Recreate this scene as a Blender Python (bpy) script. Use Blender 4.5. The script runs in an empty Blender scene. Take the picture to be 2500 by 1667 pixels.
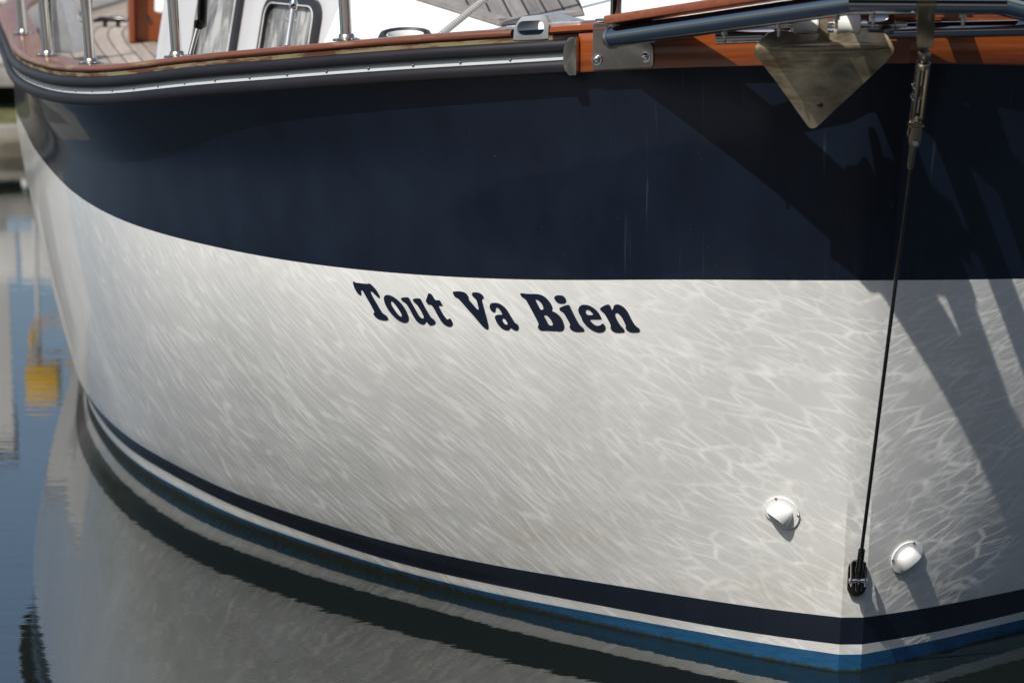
import bpy, bmesh, math, random
import numpy as np
from mathutils import Vector, Matrix

random.seed(7)
scene = bpy.context.scene
R_ = math.radians

# ------------------------------------------------------------------ camera, sky, sun, exposure
cam = bpy.data.cameras.new('camera')
cam.sensor_width = 36.0
cam.lens = 86.4
cam.clip_start = 0.05
cam.clip_end = 3000
cam_o = bpy.data.objects.new('camera', cam)
scene.collection.objects.link(cam_o)
cam_o.location = (0, 0, 1.729)
cam_o.rotation_euler = (R_(79.0), 0, 0)
cam.dof.use_dof = True
cam.dof.focus_distance = 5.35
cam.dof.aperture_fstop = 4.5
scene.camera = cam_o

SUN_AZ, SUN_EL = 34.5, 52.0          # degrees left of straight-behind-the-camera, and above the horizon
LS = Vector((-math.sin(R_(SUN_AZ))*math.cos(R_(SUN_EL)), -math.cos(R_(SUN_AZ))*math.cos(R_(SUN_EL)), math.sin(R_(SUN_EL))))
world = bpy.data.worlds.new('World')
scene.world = world
world.use_nodes = True
wn = world.node_tree.nodes; wn.clear()
sky = wn.new('ShaderNodeTexSky'); sky.sky_type = 'NISHITA'; sky.sun_disc = False
sky.sun_elevation = R_(SUN_EL); sky.sun_rotation = R_(180 + SUN_AZ)
sky.air_density = 1.0; sky.dust_density = 2.0; sky.ozone_density = 1.0
bg = wn.new('ShaderNodeBackground'); bg.inputs['Strength'].default_value = 0.115
wo = wn.new('ShaderNodeOutputWorld')
world.node_tree.links.new(sky.outputs[0], bg.inputs[0]); world.node_tree.links.new(bg.outputs[0], wo.inputs[0])

sun = bpy.data.lights.new('sun', 'SUN')
sun.energy = 3.95; sun.angle = R_(0.53); sun.color = (1.0, 0.96, 0.89)
sun_o = bpy.data.objects.new('sun', sun); scene.collection.objects.link(sun_o)
sun_o.rotation_euler = (-LS).to_track_quat('-Z', 'Y').to_euler()
sun_o.location = LS * 30

scene.view_settings.view_transform = 'Standard'
scene.view_settings.look = 'None'
scene.view_settings.gamma = 1.0
scene.view_settings.exposure = 0.28
scene.render.engine = 'CYCLES'
scene.cycles.use_denoising = True
scene.cycles.max_bounces = 8
scene.cycles.sample_clamp_indirect = 4.0
scene.cycles.caustics_reflective = False
scene.cycles.caustics_refractive = False

# ------------------------------------------------------------------ materials
class NT:
    def __init__(self, name):
        self.m = bpy.data.materials.new(name); self.m.use_nodes = True
        self.t = self.m.node_tree; self.p = self.t.nodes['Principled BSDF']
    def n(self, kind, **kw):
        nd = self.t.nodes.new('ShaderNode' + kind)
        for k, v in kw.items(): setattr(nd, k, v)
        return nd
    def l(self, a, b): self.t.links.new(a, b)
    def set(self, **kw):
        for k, v in kw.items():
            i = self.p.inputs[k.replace('_', ' ')]
            i.default_value = (*v, 1) if isinstance(v, tuple) and len(v) == 3 and i.type == 'RGBA' else v
        return self
    def noise(self, vec, scale, detail=4, rough=.55, dist=0):
        nd = self.n('TexNoise'); nd.inputs['Scale'].default_value = scale; nd.inputs['Detail'].default_value = detail
        nd.inputs['Roughness'].default_value = rough; nd.inputs['Distortion'].default_value = dist
        if vec is not None: self.l(vec, nd.inputs['Vector'])
        return nd
    def obj(self): return self.n('TexCoord').outputs['Object']
    def uv(self): return self.n('TexCoord').outputs['UV']
    def mapping(self, vec, scale=(1,1,1), rot=(0,0,0), loc=(0,0,0)):
        nd = self.n('Mapping'); nd.inputs['Scale'].default_value = scale; nd.inputs['Rotation'].default_value = rot
        nd.inputs['Location'].default_value = loc; self.l(vec, nd.inputs['Vector']); return nd.outputs[0]
    def ramp(self, fac, stops):
        nd = self.n('ValToRGB'); e = nd.color_ramp.elements
        while len(e) > len(stops): e.remove(e[-1])
        while len(e) < len(stops): e.new(1)
        for i, (pos, c) in enumerate(stops):
            e[i].position = pos; e[i].color = (*c, 1) if len(c) == 3 else c
        self.l(fac, nd.inputs[0]); return nd.outputs[0]
    def math(self, op, a, b=None, clamp=False):
        nd = self.n('Math', operation=op); nd.use_clamp = clamp
        for i, v in enumerate((a, b)):
            if v is None: continue
            if isinstance(v, (int, float)): nd.inputs[i].default_value = v
            else: self.l(v, nd.inputs[i])
        return nd.outputs[0]
    def mix(self, fac, a, b):
        nd = self.n('Mix', data_type='RGBA')
        for sock, v in ((nd.inputs[0], fac), (nd.inputs[6], a), (nd.inputs[7], b)):
            if isinstance(v, (int, float)): sock.default_value = v
            elif isinstance(v, tuple): sock.default_value = (*v, 1)
            else: self.l(v, sock)
        return nd.outputs[2]
    def bump(self, height, strength=.2, dist=.005):
        nd = self.n('Bump'); nd.inputs['Strength'].default_value = strength; nd.inputs['Distance'].default_value = dist
        self.l(height, nd.inputs['Height']); self.l(nd.outputs[0], self.p.inputs['Normal']); return nd
    def base(self, c): self.l(c, self.p.inputs['Base Color'])

def caustic_normal(M, k):
    # water-caustic light put into the shading normals: a loose net near the stem, drawn out aft into thin diagonal streaks
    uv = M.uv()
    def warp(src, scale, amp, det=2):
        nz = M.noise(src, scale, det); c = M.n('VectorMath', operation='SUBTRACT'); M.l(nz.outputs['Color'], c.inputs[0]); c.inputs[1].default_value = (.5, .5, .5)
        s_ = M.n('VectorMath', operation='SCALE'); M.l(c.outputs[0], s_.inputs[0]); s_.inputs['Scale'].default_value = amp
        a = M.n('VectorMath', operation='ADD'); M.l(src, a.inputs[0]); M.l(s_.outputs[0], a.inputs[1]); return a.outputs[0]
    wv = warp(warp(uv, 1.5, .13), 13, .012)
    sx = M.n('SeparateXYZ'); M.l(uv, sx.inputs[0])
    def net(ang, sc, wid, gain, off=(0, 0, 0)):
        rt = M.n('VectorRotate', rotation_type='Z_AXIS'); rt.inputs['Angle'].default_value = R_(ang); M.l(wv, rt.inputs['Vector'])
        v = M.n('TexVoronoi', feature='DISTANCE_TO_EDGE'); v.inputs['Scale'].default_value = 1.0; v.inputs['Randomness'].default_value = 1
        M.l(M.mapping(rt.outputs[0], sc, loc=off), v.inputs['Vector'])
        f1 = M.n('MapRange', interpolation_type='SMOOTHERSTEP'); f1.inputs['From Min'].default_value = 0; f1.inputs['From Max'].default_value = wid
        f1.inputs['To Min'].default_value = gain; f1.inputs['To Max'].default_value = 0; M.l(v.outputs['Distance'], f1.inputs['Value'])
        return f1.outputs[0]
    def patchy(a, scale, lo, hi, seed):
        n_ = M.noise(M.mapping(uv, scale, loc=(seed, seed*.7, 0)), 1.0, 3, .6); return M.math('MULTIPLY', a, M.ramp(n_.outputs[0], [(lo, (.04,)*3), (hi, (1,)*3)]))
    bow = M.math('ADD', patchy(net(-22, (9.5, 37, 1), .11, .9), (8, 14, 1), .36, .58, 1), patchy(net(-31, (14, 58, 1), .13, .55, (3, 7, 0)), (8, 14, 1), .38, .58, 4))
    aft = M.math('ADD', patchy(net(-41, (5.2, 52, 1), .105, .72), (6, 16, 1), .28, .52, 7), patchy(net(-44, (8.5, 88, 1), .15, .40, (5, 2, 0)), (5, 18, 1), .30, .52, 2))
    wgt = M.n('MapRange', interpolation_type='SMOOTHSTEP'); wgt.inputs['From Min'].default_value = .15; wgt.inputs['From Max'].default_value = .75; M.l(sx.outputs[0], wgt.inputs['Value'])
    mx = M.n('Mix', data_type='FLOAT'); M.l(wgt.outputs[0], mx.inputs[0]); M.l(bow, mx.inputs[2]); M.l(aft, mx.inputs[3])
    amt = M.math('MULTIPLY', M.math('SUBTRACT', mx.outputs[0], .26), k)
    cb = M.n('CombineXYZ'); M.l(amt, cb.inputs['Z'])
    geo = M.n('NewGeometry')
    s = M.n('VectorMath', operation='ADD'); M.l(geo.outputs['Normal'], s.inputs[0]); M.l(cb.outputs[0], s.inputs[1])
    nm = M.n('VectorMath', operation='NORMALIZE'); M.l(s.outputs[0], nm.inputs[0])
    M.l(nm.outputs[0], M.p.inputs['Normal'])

def mat_hull_white():
    M = NT('white_gelcoat'); M.set(Roughness=.34, Coat_Weight=.75, Coat_Roughness=.045, Specular_IOR_Level=.35)
    n1 = M.noise(M.mapping(M.uv(), (1, .45, 1)), 5, 6)
    c = M.ramp(n1.outputs[0], [(.3, (.68, .685, .66)), (.6, (.77, .77, .745))])
    sz = M.n('SeparateXYZ'); M.l(M.uv(), sz.inputs[0]); lo = M.n('MapRange', interpolation_type='SMOOTHSTEP'); lo.inputs['From Min'].default_value = .42; lo.inputs['From Max'].default_value = .13; M.l(sz.outputs[1], lo.inputs['Value'])
    gr = M.noise(M.mapping(M.uv(), (1.4, 3, 1)), 2.2, 5, .6); gm = M.math('MULTIPLY', lo.outputs[0], M.ramp(gr.outputs[0], [(.42, (0,)*3), (.70, (.55,)*3)]))
    c = M.mix(gm, c, (.50, .455, .36))
    sp = M.noise(M.uv(), 230, 1); spk = M.ramp(sp.outputs[0], [(.815, (0,)*3), (.83, (1,)*3)])
    c = M.mix(spk, c, (.16, .13, .09)); M.base(c)
    caustic_normal(M, .125); return M.m
def mat_hull_navy():
    M = NT('navy_gelcoat'); M.set(Roughness=.45, Coat_Weight=.42, Coat_Roughness=.05, Specular_IOR_Level=.12)
    n1 = M.noise(M.mapping(M.uv(), (2, 1, 1)), 5, 6)
    c = M.ramp(n1.outputs[0], [(.3, (.0032, .0060, .0140)), (.7, (.0062, .0115, .0235))])
    # chalky scratches, steep and thin
    rt = M.mapping(M.uv(), (110, 3.6, 1), (0, 0, R_(-7)))
    sc = M.noise(rt, 1.0, 3, .6); m1 = M.ramp(sc.outputs[0], [(.62, (0,)*3), (.72, (1,)*3)])
    pt = M.noise(M.uv(), 3.4, 2); m2 = M.ramp(pt.outputs[0], [(.47, (0,)*3), (.66, (.6,)*3)])
    sxx = M.n('SeparateXYZ'); M.l(M.uv(), sxx.inputs[0]); fw = M.n('MapRange', interpolation_type='SMOOTHSTEP'); fw.inputs['From Min'].default_value = .62; fw.inputs['From Max'].default_value = .15; fw.inputs['To Min'].default_value = .12; M.l(sxx.outputs[0], fw.inputs['Value'])
    c = M.mix(M.math('MULTIPLY', M.math('MULTIPLY', m1, m2), fw.outputs[0]), c, (.085, .11, .14))
    sp = M.noise(M.uv(), 260, 1); spk = M.ramp(sp.outputs[0], [(.80, (0,)*3), (.82, (.6,)*3)])
    c = M.mix(spk, c, (.3, .32, .33)); M.base(c)
    caustic_normal(M, .07); return M.m
def mat_blue():
    M = NT('blue_antifouling'); M.set(Roughness=.38, Specular_IOR_Level=.4)
    uv = M.uv(); n1 = M.noise(M.mapping(uv, (6, 30, 1)), 3, 5)
    c = M.ramp(n1.outputs[0], [(.3, (.006, .055, .135)), (.7, (.013, .100, .215))])
    sx = M.n('SeparateXYZ'); M.l(uv, sx.inputs[0])
    nz = M.noise(M.mapping(uv, (9, 3, 1)), 6, 5)
    lim = M.math('MULTIPLY', M.math('SUBTRACT', nz.outputs[0], .33), .058)
    aft = M.n('MapRange'); aft.inputs['From Min'].default_value = .5; aft.inputs['From Max'].default_value = 1.5
    M.l(sx.outputs[0], aft.inputs['Value'])
    grow = M.math('MULTIPLY', lim, M.math('ADD', aft.outputs[0], .35))
    alg = M.math('MULTIPLY', M.math('SUBTRACT', M.math('ADD', grow, .004), sx.outputs[1]), 160, True)
    c = M.mix(alg, c, (.022, .024, .008))
    sp = M.noise(uv, 130, 1); spk = M.ramp(sp.outputs[0], [(.80, (0,)*3), (.82, (1,)*3)])
    c = M.mix(spk, c, (.5, .5, .46)); M.base(c); M.bump(n1.outputs[0], .1, .002); return M.m
def simple(name, col, rough=.5, metal=0., coat=0., var=.12, scale=12, bump=0., spec=.5):
    M = NT(name); M.set(Roughness=rough, Metallic=metal, Coat_Weight=coat, Coat_Roughness=.08, Specular_IOR_Level=spec)
    n1 = M.noise(M.obj(), scale, 5)
    lo = tuple(max(0, v*(1-var)) for v in col); hi = tuple(min(1, v*(1+var)) for v in col)
    M.base(M.ramp(n1.outputs[0], [(.3, lo), (.7, hi)]))
    if bump: M.bump(n1.outputs[0], bump, .002)
    return M.m
def mat_steel(name, col=(.62, .61, .58), rough=.14, rust=.35):
    M = NT(name); M.set(Metallic=1., Roughness=rough)
    n1 = M.noise(M.mapping(M.obj(), (1, 1, .35)), 60, 5); n2 = M.noise(M.obj(), 9, 4)
    m = M.math('MULTIPLY', M.ramp(n1.outputs[0], [(.55, (0,)*3), (.72, (1,)*3)]), M.ramp(n2.outputs[0], [(.42, (0,)*3), (.62, (rust,)*3)]))
    M.base(M.mix(m, col, (.30, .23, .13)))
    M.l(M.math('ADD', M.math('MULTIPLY', m, .35), rough), M.p.inputs['Roughness'])
    M.bump(n2.outputs[0], .03, .002); return M.m
def mat_wood(name, dark, light, grey=None, wear=(.5, .62), rough=.25, coat=.6, axis_uv=True, grain=(4, 90, 90)):
    M = NT(name); M.set(Roughness=rough, Coat_Weight=coat, Coat_Roughness=.12)
    src = M.uv() if axis_uv else M.obj()
    n1 = M.noise(M.mapping(src, grain), 1.0, 6, .6, .4); n0 = M.noise(src, 3.0, 3)
    c = M.ramp(M.math('ADD', M.math('MULTIPLY', n1.outputs[0], .75), M.math('MULTIPLY', n0.outputs[0], .25)), [(.33, dark), (.66, light)])
    if grey:
        nw = M.noise(M.mapping(src, (7, 40, 40)), 1.0, 6, .65)
        w = M.ramp(nw.outputs[0], [(wear[0], (0,)*3), (wear[1], (1,)*3)])
        c = M.mix(w, c, grey)
        M.l(M.math('ADD', M.math('MULTIPLY', w, .4), rough), M.p.inputs['Roughness'])
        M.l(M.math('MULTIPLY', M.math('SUBTRACT', 1.0, w), coat), M.p.inputs['Coat Weight'])
    M.base(c); M.bump(n1.outputs[0], .06, .002); return M.m
def mat_plank(name, lo, hi, width, seam=(.03, .028, .028), seam_w=.085, axis=1, rough=.75):
    # bleached teak laid in strips with black caulking; the strips run along the other UV axis
    M = NT(name); M.set(Roughness=rough, Specular_IOR_Level=.25)
    uv = M.uv(); sx = M.n('SeparateXYZ'); M.l(uv, sx.inputs[0])
    t = M.math('DIVIDE', sx.outputs[axis], width)
    fr = M.math('FRACT', t); fl = M.math('FLOOR', t)
    sm = M.math('LESS_THAN', fr, seam_w)
    wn_ = M.n('TexWhiteNoise', noise_dimensions='1D'); M.l(fl, wn_.inputs['W'])
    sc = (5, 120, 1) if axis == 1 else (120, 5, 1)
    g = M.noise(M.mapping(uv, sc), 1.0, 6, .65, .3)
    v = M.math('ADD', M.math('MULTIPLY', g.outputs[0], .7), M.math('MULTIPLY', wn_.outputs[0], .3))
    c = M.ramp(v, [(.3, lo), (.7, hi)])
    st = M.noise(uv, 9, 4); c = M.mix(M.ramp(st.outputs[0], [(.6, (0,)*3), (.72, (.45,)*3)]), c, tuple(x*.45 for x in lo))
    M.base(M.mix(sm, c, seam)); M.bump(M.math('SUBTRACT', g.outputs[0], M.math('MULTIPLY', sm, 2.)), .25, .002); return M.m
def mat_water():
    M = NT('harbour_water'); M.set(Roughness=.0, IOR=2.5, Specular_IOR_Level=.5)
    M.set(Base_Color=(.006, .009, .008))
    o = M.obj()
    a = M.noise(M.mapping(o, (.55, 2.0, 1)), 9.0, 3, .5)
    b = M.noise(M.mapping(o, (.7, 1.6, 1)), 34.0, 2, .5)
    c = M.noise(M.mapping(o, (.5, 1.5, 1)), 1.6, 2, .5)
    hgt = M.math('ADD', M.math('ADD', M.math('MULTIPLY', a.outputs[0], .20), M.math('MULTIPLY', b.outputs[0], .030)), M.math('MULTIPLY', c.outputs[0], .30))
    M.bump(hgt, 1.0, .0024); return M.m

MT = {}
MT['white'] = mat_hull_white(); MT['navy'] = mat_hull_navy(); MT['blue'] = mat_blue()
MT['letter'] = simple('navy_vinyl', (.006, .009, .024), .4, spec=.3)
MT['rubber'] = simple('dark_rubber', (.0095, .009, .013), .5, var=.3, scale=9, bump=.05, spec=.35)
MT['strip'] = simple('white_strip', (.62, .66, .66), .35, var=.05)
MT['steel'] = mat_steel('polished_steel'); MT['tube'] = mat_steel('polished_tube', (.29, .295, .305), .04, .15)
MT['dull'] = mat_steel('tarnished_steel', (.40, .38, .34), .26, .9)
MT['bronze'] = mat_steel('tarnished_bronze', (.20, .175, .125), .24, .9)
MT['cabinwhite'] = simple('cabin_gelcoat', (.60, .605, .62), .3, coat=.4, var=.04, scale=2)
MT['blackened'] = mat_steel('blackened_steel', (.05, .048, .045), .2, .2)
MT['cast'] = simple('cast_aluminium', (.50, .51, .52), .42, metal=.75, var=.1, scale=40, bump=.06)
MT['cap'] = mat_wood('weathered_varnish', (.10, .028, .013), (.205, .068, .032), (.21, .16, .095), (.55, .66), .38, .2)
MT['groove'] = mat_wood('peeling_varnish', (.06, .024, .014), (.15, .055, .025), (.24, .20, .11), (.46, .54), .6, .1)
MT['varnish'] = mat_wood('varnished_mahogany', (.155, .033, .005), (.33, .076, .011), (.10, .03, .01), (.70, .80), .25, .35)
MT['plankred'] = mat_wood('reddish_teak', (.17, .045, .018), (.30, .085, .036), None, rough=.35, coat=.3, axis_uv=False, grain=(90, 5, 90))
MT['teak'] = mat_plank('bleached_teak', (.17, .145, .125), (.36, .315, .275), .052)
MT['teakmat'] = mat_plank('grey_teak_mat', (.10, .094, .092), (.235, .22, .21), .0475, axis=0, seam_w=.13)
MT['teakedge'] = mat_wood('grey_teak_edge', (.125, .116, .110), (.27, .25, .235), None, rough=.75, coat=0, axis_uv=False, grain=(14, 14, 14))
MT['deckwhite'] = simple('white_deck_paint', (.80, .80, .79), .35, coat=.2, var=.03, scale=4)
MT['rubberwin'] = simple('window_rubber', (.018, .018, .022), .5)
MT['plastic'] = simple('white_plastic', (.82, .82, .80), .3, coat=.4, var=.03)
MT['fluke'] = mat_wood('tarnished_sunpatched_steel', (.07, .055, .032), (.44, .38, .26), (.10, .07, .035), (.50, .66), .30, 0, axis_uv=False, grain=(14, 14, 26))  # mottling is tarnish plus pale patches painted in as sunlight
MT['fluke'].node_tree.nodes['Principled BSDF'].inputs['Metallic'].default_value = .62
MT['water'] = mat_water()
# ------------------------------------------------------------------ hull form
# The starboard half of the hull is a family of level lines: the waterline in
# plan, pushed outwards by a flare d(s, z).  s = arc length aft from the stem.
HN = np.array([0, 0.1, 0.2, 0.35, 0.5, 0.7, 0.9, 1.1, 1.3, 1.5, 1.7, 1.9, 2.1, 2.3, 2.5, 2.75, 3.0, 3.3, 3.7, 4.2, 5.0, 6.0, 7.0, 8.0])
WL = np.array([(0.7110,5.1240),(0.6243,5.1734),(0.5395,5.2259),(0.4156,5.3101),(0.2927,5.3961),(0.1298,5.5120),(-0.0290,5.6335),(-0.1827,5.7613),(-0.3303,5.8960),(-0.4695,6.0394),(-0.6024,6.1887),(-0.7288,6.3434),(-0.8428,6.5074),(-0.9461,6.6785),(-1.0406,6.8545),(-1.1429,7.0824),(-1.2281,7.3171),(-1.3159,7.6039),(-1.4172,7.9908),(-1.5398,8.4755),(-1.6985,9.2594),(-1.8304,10.2505),(-1.9139,11.2469),(-1.9665,12.2455)])
LN = np.array([0,.3,.6,.9,1.2,1.5,1.8,2.1,2.4,2.7,3.2,4,8])
LZ = {'B1':[.042,.037,.032,.026,.025,.027,.028,.031,.029,.026,.022,.022,.022],
      'B2':[.066,.058,.055,.051,.048,.053,.058,.064,.063,.060,.058,.058,.058],
      'B3':[.131,.125,.120,.113,.111,.113,.116,.122,.121,.122,.118,.118,.118],
      'N': [.893,.876,.852,.835,.828,.828,.830,.836,.846,.865,.878,.882,.89],
      'R0':[1.343,1.325,1.297,1.266,1.230,1.191,1.151,1.126,1.114,1.105,1.094,1.106,1.25]}
def cubic(x, y):
    x = np.asarray(x, float); y = np.asarray(y, float); n = len(x)
    hh = np.diff(x); A = np.zeros((n, n)); r = np.zeros(n); A[0, 0] = A[-1, -1] = 1
    for i in range(1, n - 1):
        A[i, i-1] = hh[i-1]; A[i, i] = 2*(hh[i-1]+hh[i]); A[i, i+1] = hh[i]
        r[i] = 6*((y[i+1]-y[i])/hh[i] - (y[i]-y[i-1])/hh[i-1])
    m = np.linalg.solve(A, r)
    def fn(q):
        q = np.asarray(q, float); k = np.clip(np.searchsorted(x, q) - 1, 0, n - 2)
        h_ = hh[k]; a = (x[k+1]-q)/h_; b = (q-x[k])/h_
        return a*y[k] + b*y[k+1] + ((a**3-a)*m[k] + (b**3-b)*m[k+1])*h_*h_/6
    return fn
def pchip(x, y):
    x = np.asarray(x, float); y = np.asarray(y, float); h_ = np.diff(x); dl = np.diff(y)/h_
    d = np.zeros(len(x))
    for i in range(1, len(x)-1):
        if dl[i-1]*dl[i] > 0:
            w1 = 2*h_[i]+h_[i-1]; w2 = h_[i]+2*h_[i-1]
            d[i] = (w1+w2)/(w1/dl[i-1]+w2/dl[i])
    d[0] = dl[0]; d[-1] = dl[-1]
    def fn(q):
        q = np.asarray(q, float); k = np.clip(np.searchsorted(x, q)-1, 0, len(x)-2)
        t = (q-x[k])/h_[k]; t2 = t*t; t3 = t2*t
        return (2*t3-3*t2+1)*y[k] + (t3-2*t2+t)*h_[k]*d[k] + (-2*t3+3*t2)*y[k+1] + (t3-t2)*h_[k]*d[k+1]
    return fn
WX, WY = cubic(HN, WL[:, 0]), cubic(HN, WL[:, 1])
LV = {k: cubic(LN, v) for k, v in LZ.items()}
def plan(s):
    e = 1e-3; x, y = WX(s), WY(s)
    tx, ty = WX(s+e)-WX(s-e), WY(s+e)-WY(s-e); l = np.hypot(tx, ty); tx, ty = tx/l, ty/l
    return x, y, -ty, tx            # position and outward normal in plan
RUB = .034                          # how far the rubbing strake stands proud of the hull
RAKE = .19                          # the stem leans forward this much per metre of height
def flare(s, b, s2):
    return (1-np.exp(-s/.8))*(1-b/(1+np.exp(-(s-s2)/.4)))
def rake(s, z):
    return RAKE*z*np.exp(-s/.7)
def dprof(s):
    z3, zn, zr = float(LV['B3'](s)), float(LV['N'](s)), float(LV['R0'](s)); z1, z2 = float(LV['B1'](s)), float(LV['B2'](s))
    g, gn, gr = flare(s, .5, 2.1), flare(s, .62, 2.), flare(s, .6, 2.2)
    t = min(1., max(0., (s-3.35)/1.5)); t = .095*t*t*(3-2*t) + .22*min(1., max(0., (s-5.)/2.5))**2          # the waterline tucks in under the quarter
    r = .555*gr-RUB*min(1., s/.5); n_ = .43*gn; a = min(1., max(0., (s-4.6)/2.2)); a = a*a*(3-2*a); r -= .40*a; n_ -= .25*a; zm = zr-.45*(zr-zn); m = n_+(.36-.24*min(1., s/.8))*(r-n_)
    return pchip([-.5, 0, z1, z2, z3, zn, zm, zr, zr+.12], np.array([-.3*g-1.2*t, -t, .022*g-.97*t, .037*g-.93*t, .09*g-.85*t, n_, m, r, r+.02*gr]))
def hull_point(s, z, off=0.0):
    x, y, nx, ny = plan(s); d = float(dprof(s)(z)) + off
    return np.array([x + nx*d, y + ny*d - float(rake(s, z)), z])
LETTERS = [
 ["10766,8000 10746,8012 10702,7994 10651,7991 10497,7993 10383,7997 10325,8012 10282,7995 10200,7934 10132,7859 10084,7777 10070,7729 10091,7705 10139,7727 10214,7784 10272,7832 10303,7837 10300,7801 10259,7713 10185,7589 10092,7434 10040,7352 9971,7316 9921,7272 9915,7228 9937,7200 10002,7186 10089,7184 10187,7200 10251,7237 10291,7288 10290,7316 10265,7341 10274,7384 10334,7505 10429,7665 10498,7789 10538,7834 10560,7841 10572,7814 10566,7754 10583,7713 10627,7719 10686,7767 10741,7860 10765,7946"],
 ["9966,7714 9949,7754 9916,7785 9859,7799 9792,7796 9697,7766 9605,7711 9516,7634 9442,7538 9393,7439 9369,7343 9375,7276 9408,7228 9460,7199 9533,7196 9626,7224 9727,7289 9826,7383 9900,7479 9949,7584 9968,7664",
  "9792,7646 9780,7667 9756,7666 9705,7623 9625,7522 9564,7425 9539,7361 9552,7327 9582,7329 9643,7377 9716,7479 9778,7576"],
 ["9517,7748 9503,7768 9453,7786 9392,7797 9332,7801 9304,7783 9269,7716 9178,7557 9109,7428 9062,7373 9018,7348 8987,7359 8981,7393 9010,7472 9069,7580 9120,7656 9164,7690 9203,7723 9215,7755 9198,7778 9155,7796 9083,7806 9030,7806 9003,7778 8924,7624 8845,7480 8795,7398 8730,7356 8700,7315 8702,7277 8731,7246 8793,7217 8847,7208 8878,7234 8909,7275 8931,7286 8958,7253 8992,7216 9052,7209 9131,7238 9205,7312 9274,7436 9343,7571 9406,7657 9463,7689 9507,7722"],
 ["8890,7769 8858,7848 8823,7928 8804,7949 8769,7955 8730,7932 8694,7877 8663,7826 8629,7813 8554,7821 8533,7807 8503,7751 8480,7710 8513,7701 8570,7697 8578,7678 8534,7590 8466,7467 8415,7407 8382,7391 8357,7419 8328,7422 8297,7388 8278,7324 8292,7274 8330,7242 8377,7231 8443,7246 8518,7297 8579,7373 8636,7481 8694,7595 8745,7676 8783,7699 8835,7699 8873,7733"],
 ["8217,8022 8203,8048 8156,8064 8082,8074 7999,8074 7934,8063 7887,8032 7857,7992 7847,7957 7852,7933 7830,7891 7762,7815 7695,7738 7653,7702 7634,7704 7630,7737 7648,7838 7667,7908 7689,7945 7728,7977 7758,8013 7769,8044 7755,8069 7722,8086 7665,8092 7601,8088 7554,8069 7516,8038 7495,8000 7503,7976 7536,7953 7542,7924 7520,7819 7484,7648 7450,7476 7434,7333 7442,7292 7464,7269 7508,7277 7561,7316 7641,7408 7766,7555 7931,7738 8037,7854 8091,7908 8148,7930 8191,7965"],
 ["7372,7795 7364,7835 7334,7871 7293,7890 7229,7898 7159,7891 7090,7862 7022,7810 6964,7736 6909,7634 6853,7533 6815,7477 6780,7464 6755,7439 6743,7388 6755,7343 6780,7316 6824,7308 6870,7323 6907,7348 6934,7357 6951,7339 6973,7309 7013,7294 7068,7299 7136,7332 7202,7397 7250,7480 7269,7550 7262,7587 7232,7616 7183,7633 7128,7639 7102,7643 7102,7667 7130,7724 7166,7776 7208,7801 7232,7785 7240,7744 7250,7700 7271,7679 7310,7686 7344,7714 7365,7752",
  "7102,7543 7090,7562 7066,7565 7037,7542 7005,7489 6991,7451 6999,7426 7023,7420 7057,7436 7085,7473 7099,7512"],
 ["6665,8148 6652,8168 6603,8170 6516,8168 6393,8177 6294,8184 6209,8173 6124,8134 6053,8072 6001,8002 5973,7935 5967,7886 5984,7840 5960,7823 5895,7798 5824,7741 5767,7665 5736,7567 5730,7498 5750,7433 5789,7397 5845,7386 5944,7383 6067,7380 6166,7371 6234,7364 6283,7382 6313,7418 6314,7456 6294,7489 6302,7539 6346,7637 6423,7794 6501,7950 6552,8039 6594,8067 6642,8100",
  "6334,8053 6313,8062 6263,8041 6210,7989 6176,7923 6166,7874 6180,7844 6211,7836 6241,7855 6280,7939",
  "6160,7711 6143,7731 6101,7723 6048,7677 6003,7605 5980,7544 5984,7508 6022,7499 6064,7511 6097,7571 6135,7650"],
 ["5817,7893 5791,7926 5729,7963 5655,7991 5612,7998 5582,7976 5538,7874 5472,7729 5411,7609 5372,7555 5320,7510 5292,7468 5306,7435 5355,7421 5441,7410 5526,7415 5585,7448 5615,7496 5611,7521 5597,7541 5607,7591 5656,7687 5712,7789 5753,7830 5794,7851"],
 ["5919,8128 5903,8164 5860,8189 5799,8200 5732,8194 5685,8160 5659,8106 5673,8055 5714,8027 5775,8018 5841,8031 5895,8074"],
 ["5405,7885 5396,7942 5364,7995 5315,8024 5254,8033 5170,8026 5076,7982 4994,7914 4937,7832 4908,7753 4917,7740 5013,7731 5122,7722 5159,7709 5148,7682 5102,7630 5044,7591 4984,7587 4935,7607 4897,7641 4868,7637 4836,7596 4828,7547 4850,7495 4894,7456 4967,7437 5051,7446 5145,7488 5238,7561 5307,7643 5334,7703 5344,7746 5383,7812",
  "5245,7886 5234,7919 5204,7934 5162,7921 5115,7879 5087,7838 5094,7821 5142,7813 5202,7811 5231,7838"],
 ["4933,7969 4908,8002 4835,8052 4763,8080 4728,8073 4705,8038 4683,7977 4676,7953 4666,7985 4647,8005 4640,8043 4616,8082 4563,8099 4504,8091 4435,8054 4373,7991 4323,7902 4268,7782 4213,7681 4168,7635 4118,7595 4104,7559 4120,7526 4185,7508 4278,7500 4347,7517 4393,7559 4403,7590 4399,7646 4422,7707 4477,7820 4533,7890 4574,7912 4603,7903 4613,7865 4595,7792 4540,7684 4496,7619 4445,7567 4429,7525 4442,7492 4502,7475 4585,7467 4655,7478 4707,7520 4725,7562 4715,7600 4730,7655 4785,7770 4841,7871 4887,7911 4921,7945"],
]
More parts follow.
